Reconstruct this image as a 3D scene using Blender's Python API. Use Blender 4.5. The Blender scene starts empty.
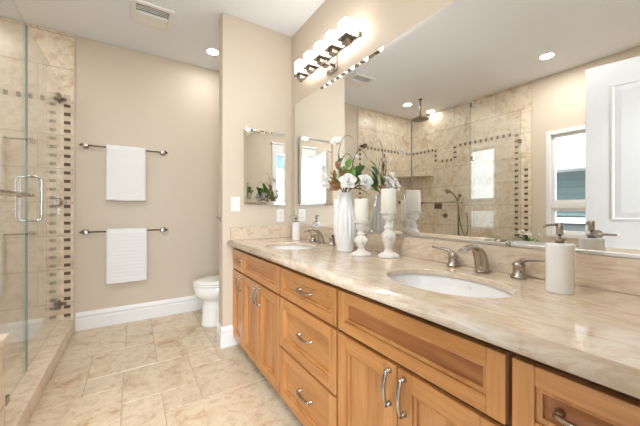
import bpy, bmesh, math, random
from mathutils import Vector, Matrix, noise
random.seed(7)
PI = math.pi
C = bpy.context.scene.collection
scene = bpy.context.scene

# ------------------------------------------------------------------ camera
cd = bpy.data.cameras.new('camera'); cam = bpy.data.objects.new('camera', cd); C.objects.link(cam)
cam.location = (0, 0, 1.12); cam.rotation_euler = (PI/2, 0, math.radians(-32.8))
cd.sensor_width = 36; cd.lens = 289/640*36; cd.shift_y = -3/640; cd.clip_start = 0.02
scene.camera = cam

# ------------------------------------------------------------------ world
w = bpy.data.worlds.new('world'); scene.world = w; w.use_nodes = True
bg = w.node_tree.nodes['Background']
bg.inputs[0].default_value = (0.86, 0.93, 1.0, 1); bg.inputs[1].default_value = 3.0
sn = bpy.data.lights.new('sun', 'SUN'); sn.energy = 6; sn.angle = math.radians(2); sn.color = (1, .97, .92)
sno = bpy.data.objects.new('sun', sn); C.objects.link(sno); sno.rotation_euler = (0, math.radians(32), math.radians(-8))

# ------------------------------------------------------------------ exposure
scene.view_settings.view_transform = 'Standard'; scene.view_settings.look = 'None'
scene.view_settings.gamma = 1; scene.view_settings.exposure = 0.60
DOWN_W = 12.5      # each ceiling downlight
SHADE_E = 5.0      # vanity shade emission
HALL_W = 45.0      # unseen fill lamp added under the hall ceiling
HALL_FILL = 170.0   # cool frontal fill added in the hall, which has no window

# ------------------------------------------------------------------ materials
def lin(c):
    r = []
    for v in c:
        v /= 255.0
        r.append(v/12.92 if v <= .04045 else ((v+.055)/1.055)**2.4)
    return (*r, 1)
def mat(name, col, rough=.5, metal=0., spec=.5, coat=0., emit=None, es=0):
    m = bpy.data.materials.new(name); m.use_nodes = True
    b = m.node_tree.nodes['Principled BSDF']
    b.inputs['Base Color'].default_value = col if len(col) == 4 else (*col, 1)
    b.inputs['Roughness'].default_value = rough; b.inputs['Metallic'].default_value = metal
    b.inputs['Specular IOR Level'].default_value = spec
    b.inputs['Coat Weight'].default_value = coat; b.inputs['Coat Roughness'].default_value = .08
    if emit:
        b.inputs['Emission Color'].default_value = emit; b.inputs['Emission Strength'].default_value = es
    return m
def N(m, t, **k):
    n = m.node_tree.nodes.new(t)
    for a, v in k.items():
        if a in n.inputs: n.inputs[a].default_value = v
        else: setattr(n, a, v)
    return n
def L(m, a, b): m.node_tree.links.new(a, b)
def P(m): return m.node_tree.nodes['Principled BSDF']
def ramp(m, fac, stops):
    r = N(m, 'ShaderNodeValToRGB'); L(m, fac, r.inputs[0])
    e = r.color_ramp.elements
    while len(e) < len(stops): e.new(.5)
    for q, (p, c) in zip(e, stops): q.position = p; q.color = c
    return r.outputs[0]
def coords(m, kind='Object', scale=(1,1,1), rot=(0,0,0), loc=(0,0,0)):
    t = N(m, 'ShaderNodeTexCoord'); mp = N(m, 'ShaderNodeMapping')
    mp.inputs['Scale'].default_value = scale; mp.inputs['Rotation'].default_value = rot; mp.inputs['Location'].default_value = loc
    L(m, t.outputs[kind], mp.inputs[0]); return mp.outputs[0]
def bump(m, fac, st=.2, dist=.01):
    b = N(m, 'ShaderNodeBump'); b.inputs['Strength'].default_value = st; b.inputs['Distance'].default_value = dist
    L(m, fac, b.inputs['Height']); L(m, b.outputs[0], P(m).inputs['Normal'])
def mixc(m, fac, a, b, mode='MIX'):
    x = N(m, 'ShaderNodeMix'); x.data_type = 'RGBA'; x.blend_type = mode
    if isinstance(fac, float): x.inputs[0].default_value = fac
    else: L(m, fac, x.inputs[0])
    for s, i in ((a, 6), (b, 7)):
        if isinstance(s, tuple): x.inputs[i].default_value = s
        else: L(m, s, x.inputs[i])
    return x.outputs[2]

def paint(name, c, rough=.55):
    m = mat(name, lin(c), rough)
    n = N(m, 'ShaderNodeTexNoise', Scale=220., Detail=2.); L(m, coords(m), n.inputs['Vector']); bump(m, n.outputs[0], .05, .002)
    return m
M_wall = paint('wall paint beige', (211, 198, 179), .5)
M_ceil = paint('ceiling paint', (241, 244, 250), .7)
M_trim = mat('white trim paint', lin((236, 235, 234)), .3)
M_nickel = mat('brushed nickel', lin((178, 170, 160)), .25, 1.)
M_dark = mat('aged bronze nickel', lin((128, 116, 102)), .3, 1.)
M_chrome = mat('chrome', lin((215, 214, 212)), .1, 1.)
M_mirror = mat('mirror silver', (.93, .94, .93, 1), .0, 1.)
M_cer = mat('white ceramic', lin((240, 239, 236)), .12, coat=.5)
M_wax = mat('candle wax', lin((243, 238, 226)), .5)
P(M_wax).inputs['Subsurface Weight'].default_value = .2
M_wick = mat('wick', lin((60, 50, 40)), .9)
M_black = mat('dark slot', lin((50, 46, 42)), .6)
M_plate = mat('white plastic', lin((238, 236, 232)), .35)
M_pipe = mat('vent interior', lin((120, 112, 105)), .8)

def distressed(name):
    m = mat(name, lin((235, 231, 224)), .55)
    n = N(m, 'ShaderNodeTexNoise', Scale=45., Detail=6.); L(m, coords(m), n.inputs['Vector'])
    L(m, ramp(m, n.outputs[0], [(.34, lin((212, 203, 190))), (.46, lin((236, 232, 225)))]), P(m).inputs['Base Color'])
    bump(m, n.outputs[0], .3, .003); return m
M_candle_holder = distressed('distressed white wood')

def travertine(name, scale=1., a=(226,205,178), b=(200,170,135), c=(236,221,200), attr=False, rough=.32):
    m = mat(name, (1,1,1,1), rough)
    v = coords(m, 'Object', (scale,)*3)
    if attr:
        at = N(m, 'ShaderNodeAttribute'); at.attribute_name = 'tile'
        ad = N(m, 'ShaderNodeVectorMath'); ad.operation = 'MULTIPLY_ADD'
        L(m, at.outputs['Color'], ad.inputs[0]); ad.inputs[1].default_value = (17, 23, 9); L(m, v, ad.inputs[2]); v = ad.outputs[0]
    n1 = N(m, 'ShaderNodeTexNoise', Scale=4.2, Detail=9., Roughness=.68, Distortion=.35); L(m, v, n1.inputs['Vector'])
    n2 = N(m, 'ShaderNodeTexNoise', Scale=14., Detail=6., Roughness=.7, Distortion=.4); L(m, v, n2.inputs['Vector'])
    col = ramp(m, n1.outputs[0], [(.34, lin(b)), (.43, lin(a)), (.54, lin(c)), (.66, lin(a))])
    col2 = ramp(m, n2.outputs[0], [(.36, (.74,.68,.60,1)), (.50, (1,1,1,1))])
    o = mixc(m, .75, col, col2, 'MULTIPLY')
    if attr:
        hs = N(m, 'ShaderNodeHueSaturation'); L(m, o, hs.inputs['Color'])
        mr = N(m, 'ShaderNodeMapRange'); L(m, at.outputs['Fac'], mr.inputs[0]); mr.inputs[3].default_value = .84; mr.inputs[4].default_value = 1.06
        L(m, mr.outputs[0], hs.inputs['Value']); o = hs.outputs[0]
    L(m, o, P(m).inputs['Base Color']); bump(m, n2.outputs[0], .12, .004)
    return m, o
M_floor, _ = travertine('travertine floor tile', 1.3, (221,201,171), (196,156,112), (231,215,189), True)
M_grout = mat('grout', lin((188, 170, 148)), .8)
M_curb, _ = travertine('travertine curb', 1.4, (228,208,182), (206,180,150), (238,222,200))

def walltile(name, axis):
    m, o = travertine(name, 1.3, (232,215,192), (212,186,156), (240,228,210))
    t = N(m, 'ShaderNodeTexCoord'); s = N(m, 'ShaderNodeSeparateXYZ'); c = N(m, 'ShaderNodeCombineXYZ')
    L(m, t.outputs['Object'], s.inputs[0]); L(m, s.outputs[axis], c.inputs[0]); L(m, s.outputs[2], c.inputs[1])
    mp = N(m, 'ShaderNodeMapping'); mp.inputs['Location'].default_value = (.1, .03, 0); L(m, c.outputs[0], mp.inputs[0])
    b = N(m, 'ShaderNodeTexBrick', Scale=1.); b.inputs['Brick Width'].default_value = .61; b.inputs['Row Height'].default_value = .305
    b.inputs['Mortar Size'].default_value = .0035; b.inputs['Mortar Smooth'].default_value = .1
    b.inputs['Color1'].default_value = (1,1,1,1); b.inputs['Color2'].default_value = (.91,.89,.86,1); b.inputs['Mortar'].default_value = (.62,.57,.5,1)
    L(m, mp.outputs[0], b.inputs['Vector'])
    L(m, mixc(m, 1., o, b.outputs['Color'], 'MULTIPLY'), P(m).inputs['Base Color'])
    return m
M_tileX = walltile('travertine wall tile far', 0)
M_tileY = walltile('travertine wall tile left', 1)
M_mos = mat('mosaic light stone', lin((214, 198, 176)), .3)
M_mosd = mat('mosaic dark glass', lin((104, 88, 74)), .5, spec=.2)

def marble():
    m = mat('cream marble', (1,1,1,1), .12, coat=.3)
    v = coords(m, 'Object', (5., 1.1, 5.), (0, 0, math.radians(-14)))
    n = N(m, 'ShaderNodeTexNoise', Scale=2.4, Detail=9., Roughness=.62, Distortion=1.6); L(m, v, n.inputs['Vector'])
    v2 = coords(m, 'Object', (1., 1., 1.), (0, 0, .5))
    n2 = N(m, 'ShaderNodeTexNoise', Scale=7., Detail=8., Roughness=.6, Distortion=2.); L(m, v2, n2.inputs['Vector'])
    c1 = ramp(m, n.outputs[0], [(.28, lin((190,162,136))), (.40, lin((214,194,170))), (.5, lin((226,211,190))), (.555, lin((212,190,164))), (.64, lin((228,214,196)))])
    c2 = ramp(m, n2.outputs[0], [(.36, (.84,.77,.71,1)), (.50, (1,1,1,1))])
    L(m, mixc(m, .7, c1, c2, 'MULTIPLY'), P(m).inputs['Base Color']); return m
M_marble = marble()

def wood(name, axis, a, b):
    m = mat(name, (1,1,1,1), .32, coat=.25)
    t = N(m, 'ShaderNodeTexCoord'); oi = N(m, 'ShaderNodeObjectInfo')
    ad = N(m, 'ShaderNodeVectorMath'); ad.operation = 'ADD'
    cb = N(m, 'ShaderNodeVectorMath'); cb.operation = 'MULTIPLY'
    L(m, oi.outputs['Location'], cb.inputs[0]); cb.inputs[1].default_value = (3.1, 7.7, 5.3)
    L(m, t.outputs['Object'], ad.inputs[0]); L(m, cb.outputs[0], ad.inputs[1])
    mp = N(m, 'ShaderNodeMapping'); s = [9., 9., 9.]; s[axis] = 1.1; mp.inputs['Scale'].default_value = s
    L(m, ad.outputs[0], mp.inputs[0])
    n = N(m, 'ShaderNodeTexNoise', Scale=1.6, Detail=6., Roughness=.55, Distortion=.8); L(m, mp.outputs[0], n.inputs['Vector'])
    mp2 = N(m, 'ShaderNodeMapping'); s = [90., 90., 90.]; s[axis] = 4.; mp2.inputs['Scale'].default_value = s
    L(m, ad.outputs[0], mp2.inputs[0])
    n2 = N(m, 'ShaderNodeTexNoise', Scale=1.5, Detail=4.); L(m, mp2.outputs[0], n2.inputs['Vector'])
    c1 = ramp(m, n.outputs[0], [(.33, lin(b)), (.5, lin(a)), (.66, lin(tuple(min(255, x+12) for x in a)))])
    c2 = ramp(m, n2.outputs[0], [(.35, (.86,.80,.74,1)), (.55, (1,1,1,1))])
    L(m, mixc(m, .6, c1, c2, 'MULTIPLY'), P(m).inputs['Base Color']); return m
WA, WB = (200,141,82), (184,122,67)
M_woodV = wood('alder wood upright grain', 2, WA, WB)
M_woodH = wood('alder wood level grain', 1, WA, WB)
M_panV = wood('alder panel upright grain', 2, (196,137,80), (177,115,62))
M_panH = wood('alder panel level grain', 1, (196,137,80), (177,115,62))
M_panR = wood('reddish alder panel level grain', 1, (172,112,64), (142,86,46))
M_woodShade = mat('cabinet box shaded wood', lin((110, 66, 36)), .6)  # same wood as the fronts, darkened to hold the shade of the gaps

def glass(name, tint=(.97, .985, .98)):
    m = bpy.data.materials.new(name); m.use_nodes = True; nt = m.node_tree; nt.nodes.clear()
    o = nt.nodes.new('ShaderNodeOutputMaterial'); mx = nt.nodes.new('ShaderNodeMixShader')
    t = nt.nodes.new('ShaderNodeBsdfTransparent'); t.inputs[0].default_value = (*tint, 1)
    g = nt.nodes.new('ShaderNodeBsdfGlossy'); g.inputs['Roughness'].default_value = 0; g.inputs[0].default_value = (1,1,1,1)
    f = nt.nodes.new('ShaderNodeFresnel')
    # the ray is not bent by the thin pane, so both faces reflect as an outer face does
    gm = nt.nodes.new('ShaderNodeNewGeometry'); mr = nt.nodes.new('ShaderNodeMapRange')
    mr.inputs[3].default_value = 1.5; mr.inputs[4].default_value = 1/1.5
    nt.links.new(gm.outputs['Backfacing'], mr.inputs[0]); nt.links.new(mr.outputs[0], f.inputs[0])
    nt.links.new(f.outputs[0], mx.inputs[0]); nt.links.new(t.outputs[0], mx.inputs[1]); nt.links.new(g.outputs[0], mx.inputs[2])
    nt.links.new(mx.outputs[0], o.inputs[0]); return m
M_glass = glass('clear glass')
M_edge = mat('green glass edge', lin((92, 134, 130)), .15)
M_edges = glass('pale glass edge', (.86, .92, .90))
def shade_mat():
    m = mat('opal glass lit', (1,1,1,1), .3, emit=(1., .98, .955, 1), es=SHADE_E); return m
M_shade = shade_mat()
M_lens = mat('lamp lens lit', (1,1,1,1), .4, emit=(1., .95, .88, 1), es=12.)

def towelmat():
    m = mat('white terry', lin((240, 240, 240)), .95, spec=.1)
    P(m).inputs['Sheen Weight'].default_value = .4
    n = N(m, 'ShaderNodeTexNoise', Scale=260., Detail=3.); L(m, coords(m), n.inputs['Vector'])
    bump(m, n.outputs[0], .5, .004); return m
M_towel = towelmat()
M_petal = mat('magnolia petal', lin((246, 243, 236)), .6); P(M_petal).inputs['Subsurface Weight'].default_value = .15
def twoside(name, top, bot):
    m = mat(name, top, .35)
    g = N(m, 'ShaderNodeNewGeometry'); L(m, mixc(m, g.outputs['Backfacing'], top, bot), P(m).inputs['Base Color']); return m
M_leaf = twoside('magnolia leaf', lin((70, 104, 50)), lin((96, 128, 66)))
M_leafb = twoside('brown magnolia leaf', lin((140, 96, 54)), lin((124, 84, 48)))
M_leafl = twoside('light green leaf', lin((110, 150, 72)), lin((130, 162, 92)))  # on the mirror-side stems this paler green paints in the look of lit leaves
M_stem = mat('brown twig', lin((104, 82, 60)), .7)
M_core = mat('flower centre', lin((196, 180, 96)), .7)
M_siding = mat('grey blue siding', lin((104, 122, 124)), .7)
M_eave = mat('white eave', lin((238, 240, 242)), .6)
M_fence = mat('dark fence boards', lin((80, 88, 92)), .8)
M_shrub = mat('shrub green', lin((120, 146, 96)), .8)
M_hall = paint('hall paint blue grey', (150, 168, 182))
M_ground = mat('outdoor gravel', lin((150, 145, 138)), .9)

# ------------------------------------------------------------------ mesh helpers
class MB:
    def __init__(s): s.bm = bmesh.new(); s.mats = []
    def mi(s, m):
        if m not in s.mats: s.mats.append(m)
        return s.mats.index(m)
    def box(s, x0, x1, y0, y1, z0, z1, m, bev=0., seg=2):
        x0, x1 = sorted((x0, x1)); y0, y1 = sorted((y0, y1)); z0, z1 = sorted((z0, z1))
        b = bmesh.new(); bmesh.ops.create_cube(b, size=1)
        for v in b.verts: v.co = Vector(((v.co.x+.5)*(x1-x0)+x0, (v.co.y+.5)*(y1-y0)+y0, (v.co.z+.5)*(z1-z0)+z0))
        if bev: bmesh.ops.bevel(b, geom=b.edges[:], offset=bev, segments=seg, profile=.5, affect='EDGES')
        s.merge(b, m); return s
    def merge(s, b, m, M=None, smooth=False):
        i = s.mi(m); mp = {}
        for v in b.verts: mp[v] = s.bm.verts.new(M @ v.co if M else v.co)
        for f in b.faces:
            try: nf = s.bm.faces.new([mp[v] for v in f.verts])
            except ValueError: continue
            nf.material_index = i; nf.smooth = smooth or f.smooth
        b.free()
    def loft(s, rings, m, close=True, cap0=True, cap1=True, smooth=True, flip=False):
        i = s.mi(m); R = [[s.bm.verts.new(p) for p in r] for r in rings]; n = len(R[0])
        for a, b in zip(R, R[1:]):
            for k in range(n if close else n-1):
                q = [a[k], a[(k+1) % n], b[(k+1) % n], b[k]]
                if flip: q.reverse()
                try: f = s.bm.faces.new(q); f.material_index = i; f.smooth = smooth
                except ValueError: pass
        for c, r in ((cap0, R[0]), (cap1, R[-1])):
            if c and close:
                try: f = s.bm.faces.new(r if (c is not cap0) else list(reversed(r))); f.material_index = i
                except ValueError: pass
        return s
    def lathe(s, prof, m, c=(0,0,0), n=32, flute=None, ell=1.):
        rings = []
        for r, z in prof:
            ring = []
            for k in range(n):
                a = 2*PI*k/n; rr = r*(1 + (flute(a, z) if flute else 0))
                ring.append((c[0]+rr*math.cos(a), c[1]+rr*ell*math.sin(a), c[2]+z))
            rings.append(ring)
        return s.loft(rings, m, cap0=prof[0][0] > 1e-4, cap1=prof[-1][0] > 1e-4)
    def tube(s, pts, rad, m, n=10, flat=None, up=(0,0,1)):
        pts = [Vector(p) for p in pts]; rings = []
        rads = rad if isinstance(rad, (list, tuple)) else [rad]*len(pts)
        u = Vector(up)
        for k, p in enumerate(pts):
            t = (pts[min(k+1, len(pts)-1)] - pts[max(k-1, 0)]).normalized()
            if abs(t.dot(u)) > .95: u = Vector((1,0,0)) if abs(t.x) < .9 else Vector((0,1,0))
            a = t.cross(u).normalized(); b = t.cross(a).normalized(); u = -b if b.dot(u) < 0 else b
            fl = flat[k] if flat else 1.
            rings.append([p + (a*math.cos(2*PI*j/n)*fl + b*math.sin(2*PI*j/n))*rads[k] for j in range(n)])
        return s.loft(rings, m)
    def poly(s, pts, m, smooth=False):
        f = s.bm.faces.new([s.bm.verts.new(p) for p in pts]); f.material_index = s.mi(m); f.smooth = smooth; return f
    def build(s, name, parent=None, loc=None, rot=None, recalc=True, sub=0, solid=0):
        if recalc: bmesh.ops.recalc_face_normals(s.bm, faces=s.bm.faces[:])
        me = bpy.data.meshes.new(name); s.bm.to_mesh(me); s.bm.free()
        for m in s.mats: me.materials.append(m)
        o = bpy.data.objects.new(name, me); C.objects.link(o)
        if loc: o.location = loc
        if rot: o.rotation_euler = rot
        if parent: o.parent = parent
        if solid:
            q = o.modifiers.new('solid', 'SOLIDIFY'); q.thickness = solid; q.offset = 0
        if sub:
            q = o.modifiers.new('sub', 'SUBSURF'); q.levels = sub; q.render_levels = sub
        return o
def tag(o, label=None, cat=None, group=None, kind=None):
    if label: o['label'] = label
    if cat: o['category'] = cat
    if group: o['group'] = group
    if kind: o['kind'] = kind
    return o
def thing(name, label, cat, loc=(0,0,0), rz=0, group=None):
    o = bpy.data.objects.new(name, None); C.objects.link(o); o.empty_display_size = .05
    o.location = loc; o.rotation_euler = (0,0,rz); return tag(o, label, cat, group)
def struct(mb, name, parent=None, **k):
    o = mb.build(name, parent, **k)
    if not parent: o['kind'] = 'structure'
    return o
def copy_thing(src, loc, label, group=None):
    r = src.copy(); C.objects.link(r); r.location = loc; r['label'] = label
    if group: r['group'] = group
    for ch in list(src.children):
        c = ch.copy(); C.objects.link(c); c.parent = r
        for g in list(ch.children):
            d = g.copy(); C.objects.link(d); d.parent = c
    return r
def bez(p0, p1, p2, p3, n=10):
    p0, p1, p2, p3 = map(Vector, (p0, p1, p2, p3)); r = []
    for k in range(n+1):
        t = k/n; r.append(p0*(1-t)**3 + p1*3*t*(1-t)**2 + p2*3*t*t*(1-t) + p3*t**3)
    return r

# ------------------------------------------------------------------ dimensions
XM = 1.244     # mirror wall
XL = -1.72     # window / shower left wall
YF = 3.48      # far wall
YB = -.04      # wall with the doorway
YP = 2.416     # partition face
XP = .609      # partition free end
H = 2.74
XG = -.565     # shower glass plane
YG = 1.73      # shower return glass plane

# ================================================================== SETTING
# floor
mb = MB(); mb.box(XL, XM, YB-.12, YF, -.06, -.003, M_grout)
U, V, OX, OY = .2028, .2042, -.26, 1.815
i0, i1, j0, j1 = -8, 9, -10, 9
occ = {}
preset = [(-2,2,0,5),(-2,5,1,8),(1,5,2,8),(0,3,2,5),(0,2,1,3),(-2,-1,1,2),(1,1,3,3),(2,0,3,1),(1,-1,2,1),(3,0,5,2),(3,2,4,3),
          (2,3,4,6),(4,2,5,4),(2,-3,5,0),(-1,-3,2,-1),(2,6,4,8),(4,4,6,6),(4,6,7,8),(5,1,7,4),(5,-1,7,1)]
tiles = []
def put(a, b, c, d):
    for i in range(a, c):
        for j in range(b, d): occ[i, j] = 1
    tiles.append((a, b, c, d))
for t in preset:
    cells = [(i, j) for i in range(t[0], t[2]) for j in range(t[1], t[3]) if (i, j) not in occ]
    if t == (1,1,3,3) or len(cells) == (t[2]-t[0])*(t[3]-t[1]): put(*t)
rnd = random.Random(3)
for j in range(j0, j1):
    for i in range(i0, i1):
        if (i, j) in occ: continue
        sz = [(2,3),(3,2),(2,2),(1,1),(1,2),(2,1)]; k = rnd.randrange(3); sz = sz[k:3]+sz[:k]+sz[3:]
        for a, b in sz:
            if all((i+p, j+q) not in occ and i+p < i1 and j+q < j1 for p in range(a) for q in range(b)): put(i, j, i+a, j+b); break
        else: put(i, j, i+1, j+1)
cl = mb.bm.loops.layers.color.new('tile')
g = .0022
for a, b, c, d in tiles:
    x0, x1, y0, y1 = OX+a*U+g, OX+c*U-g, OY+b*V+g, OY+d*V-g
    x0, x1, y0, y1 = max(x0, XL), min(x1, XM), max(y0, YB-.12), min(y1, YF)
    if x1-x0 < .01 or y1-y0 < .01: continue
    e = .0012
    lo = [(x0,y0,-.003),(x1,y0,-.003),(x1,y1,-.003),(x0,y1,-.003)]
    hi = [(x0+e,y0+e,0),(x1-e,y0+e,0),(x1-e,y1-e,0),(x0+e,y1-e,0)]
    fs = [mb.poly(hi, M_floor)] + [mb.poly([lo[k], lo[(k+1) % 4], hi[(k+1) % 4], hi[k]], M_floor) for k in range(4)]
    col = (rnd.random(), rnd.random(), rnd.random(), 1)
    for f in fs:
        for l in f.loops: l[cl] = col
struct(mb, 'floor')
# ceiling
struct(MB().box(XL-.12, XM+.12, YB-.12, YF+.12, H, H+.1, M_ceil), 'ceiling')
# walls
struct(MB().box(XM, XM+.12, YB-.12, YF+.12, 0, H, M_wall), 'wall_right')
struct(MB().box(-.465, XM, YF, YF+.12, 0, H, M_wall), 'wall_far')
struct(MB().box(XL-.12, -.465, YF-.001, YF+.12, 0, H, M_tileX), 'wall_shower')
struct(MB().box(XP, XM, YP, YP+.115, 0, H, M_wall, .004), 'wall_partition')
# left wall with window opening
WY0, WY1, WZ0, WZ1 = .70, 1.455, .80, 2.06
mb = MB()
mb.box(XL-.12, XL, YB-.12, WY0, 0, H, M_wall); mb.box(XL-.12, XL, WY1, 1.61, 0, H, M_wall)
mb.box(XL-.12, XL, WY0, WY1, 0, WZ0, M_wall); mb.box(XL-.12, XL, WY0, WY1, WZ1, H, M_wall)
struct(mb, 'wall_left')
struct(MB().box(XL-.12, XL+.002, 1.61, YF-.001, 0, H, M_tileY), 'wall_shower_left')
# tile edge trims
struct(MB().box(-.468, -.456, YF-.012, YF, 0, H, M_mos, .003), 'trim_1')
struct(MB().box(XL, XL+.012, 1.60, 1.612, 0, H, M_mos, .003), 'trim_2')
# back wall with doorway
DX0, DX1, DZ = -.42, .30, 2.15
mb = MB(); mb.box(XL, DX0-.02, YB-.12, YB, 0, H, M_wall); mb.box(DX1+.02, XM, YB-.12, YB, 0, H, M_wall)
mb.box(DX0-.02, DX1+.02, YB-.12, YB, DZ+.02, H, M_wall); struct(mb, 'wall_back')
mb = MB()
mb.box(DX0-.02, DX0, YB-.13, YB+.005, 0, DZ, M_trim); mb.box(DX1, DX1+.02, YB-.13, YB+.005, 0, DZ, M_trim)
mb.box(DX0-.02, DX1+.02, YB-.13, YB+.005, DZ, DZ+.02, M_trim)
mb.box(DX1+.005, DX1+.095, YB, YB+.018, 0, DZ+.01, M_trim, .004)
mb.box(DX0-.095, DX0-.005, YB, YB+.012, 0, DZ+.01, M_trim, .004)
mb.box(DX0-.10, DX1+.10, YB, YB+.018, DZ+.01, DZ+.15, M_trim, .004); mb.box(DX0-.12, DX1+.12, YB, YB+.04, DZ+.15, DZ+.185, M_trim, .006)
struct(mb, 'trim_3')
# baseboards (profiled)
def baseboard(name, p, q, n):
    """p,q floor points along the wall face; n unit normal into the room"""
    prof = [(.0,0),(.018,0),(.018,.100),(.010,.110),(.010,.120),(.016,.124),(.016,.136),(.006,.158),(.004,.165),(0,.165)]
    mb = MB(); rings = [[(e[0]+n[0]*d, e[1]+n[1]*d, z) for d, z in prof] for e in (p, q)]
    mb.loft(rings, M_trim, smooth=False); struct(mb, name)
baseboard('baseboard_far', (-.452, YF), (XM, YF), (0, -1))
baseboard('baseboard_end', (XP, YP), (XP, YP+.115), (-1, 0))
baseboard('baseboard_partition', (XP-.017, YP), (.73, YP), (0, -1))
baseboard('baseboard_alcove', (XP-.017, YP+.115), (XM, YP+.115), (0, 1))
baseboard('baseboard_left', (XL, .0), (XL, 1.42), (1, 0))
baseboard('baseboard_back', (XL, YB), (DX0-.10, YB), (0, 1))
# mosaic trims
def mosaic(name, pts, pitch=.0765, w=.046, th=.028):
    """pts: polyline of segments on a wall: (axis, fixed, a0,a1, z0,z1)"""
    mb = MB()
    for ax, fix, a0, a1, z0, z1 in pts:
        def bx(p, q, r, s_, d, m):
            if ax == 'x': mb.box(p, q, fix-d, fix, r, s_, m)
            else: mb.box(fix, fix+d, p, q, r, s_, m)
        bx(a0, a1, z0, z1, .003, M_mos)
        if (z1-z0) > (a1-a0):
            n = int((z1-z0)/pitch)
            for k in range(n): z = z0+(k+.5)*pitch; bx(a0+.002, a1-.002, z-th/2, z+th/2, .0055, M_mosd)
        else:
            n = int((a1-a0)/pitch)
            for k in range(n): a = a0+(k+.5)*pitch; bx(a-th/2, a+th/2, z0+.002, z1-.002, .0055, M_mosd)
    struct(mb, name)
mosaic('trim_4', [('x', YF-.001, -.536, -.487, .12, 2.175)])
mosaic('trim_5', [('x', YF-.001, XL+.01, -.60, 2.09, 2.135)])
mosaic('trim_6', [('y', XL+.002, 3.0, YF-.01, 2.09, 2.135), ('y', XL+.002, 2.955, 3.0, 1.90, 2.135), ('y', XL+.002, 2.66, 2.955, 1.885, 1.93),
                  ('y', XL+.002, 2.61, 2.66, 1.90, 2.135), ('y', XL+.002, 1.82, 2.61, 2.09, 2.135), ('y', XL+.002, 1.755, 1.80, .60, 2.135),
                  ('y', XL+.002, 1.645, 1.69, .60, 1.74)])
# shower curb and knee ledge
struct(MB().box(-.665, -.465, 1.80, YF-.001, 0, .11, M_curb, .006), 'trim_7')
mb = MB(); mb.box(XL+.002, -.47, 1.44, 1.80, 0, .555, M_tileX); mb.box(XL+.002, -.455, 1.425, 1.80, .555, .585, M_curb, .006)
struct(mb, 'trim_8')
# window 1
mb = MB()
def frame_yz(mb, x0, x1, y0, y1, z0, z1, w, m, bev=.003):
    mb.box(x0, x1, y0, y0+w, z0, z1, m, bev); mb.box(x0, x1, y1-w, y1, z0, z1, m, bev)
    mb.box(x0, x1, y0+w, y1-w, z0, z0+w, m, bev); mb.box(x0, x1, y0+w, y1-w, z1-w, z1, m, bev)
frame_yz(mb, XL-.10, XL+.012, WY0, WY1, WZ0, WZ1, .045, M_trim)
mb.box(XL-.08, XL-.01, WY0+.045, WY1-.045, 1.14, 1.205, M_trim, .003)
wo = struct(mb, 'window_1')
mb = MB(); frame_yz(mb, XL-.07, XL-.03, WY0+.045, WY1-.045, 1.205, WZ1-.045, .032, M_trim)
frame_yz(mb, XL-.07, XL-.03, WY0+.045, WY1-.045, WZ0+.045, 1.14, .032, M_trim); mb.build('window_sash', wo)
MB().box(XL-.053, XL-.047, WY0+.07, WY1-.07, WZ0+.07, WZ1-.07, M_glass).build('window_pane', wo)
# outside: neighbour house, fence, shrub, ground
struct(MB().box(-9, XL-.14, -6, 12, -.3, -.2, M_ground), 'ground')
hs = thing('neighbour_house', 'grey blue sided house wall with white eave outside the window', 'house', (-5.2, 1.5, -.2))
mb = MB(); mb.box(-.3, 0, -.6, 5, 0, 2.12, M_siding)
for k in range(14): mb.box(0, .02, -.6, 5, .15*k, .15*k+.02, M_siding)
mb.build('siding_wall', hs); MB().box(-.3, .55, -.8, 5.2, 2.12, 2.32, M_eave, .02).build('eave', hs)
MB().box(-2.5, .45, -.8, 5.2, 2.32, 2.44, mat('pale roof', lin((205,210,216)), .7)).build('roof', hs)
fn = thing('garden_fence', 'low dark board fence with white top rail outside the window', 'fence', (-3.6, 1.5, -.2))
MB().box(-.02, .02, -.4, 4, 0, 1.10, M_fence).build('boards', fn); MB().box(-.05, .05, -.4, 4, 1.10, 1.19, M_eave, .01).build('top_rail', fn)
gw = thing('garden_wall', 'pale rendered low wall with coping seen in the glass beyond the dark fence', 'wall', (-3.6, -.9, -.2))
MB().box(-.06, .06, -2.5, 1.98, 0, 1.5, mat('pale render', lin((205, 208, 212)), .8)).build('wall_body', gw); MB().box(-.09, .09, -2.52, 1.98, 1.5, 1.56, M_siding).build('coping', gw)
mb = MB(); rr = random.Random(5)
for k in range(260):
    p = Vector((rr.gauss(0,.2), rr.gauss(0,.28), .9+rr.gauss(0,.4))); d = Vector((rr.random()-.5, rr.random()-.5, rr.random()-.2)).normalized()*.09
    s = d.cross(Vector((0,0,1))).normalized()*.035
    if p.z < .1: continue
    mb.poly([p-s*.2, p+d*.5-s, p+d, p+d*.5+s], M_shrub)
for k in range(7): mb.tube([(0,0,0), (rr.gauss(0,.06), rr.gauss(0,.08), .5), (rr.gauss(0,.15), rr.gauss(0,.2), 1.3)], [.015,.01,.004], M_stem, 6)
tag(mb.build('garden_shrub', loc=(-4.5, 1.05, -.2), recalc=False), 'pale green leafy shrub beside the house wall outside the window', 'shrub')
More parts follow.
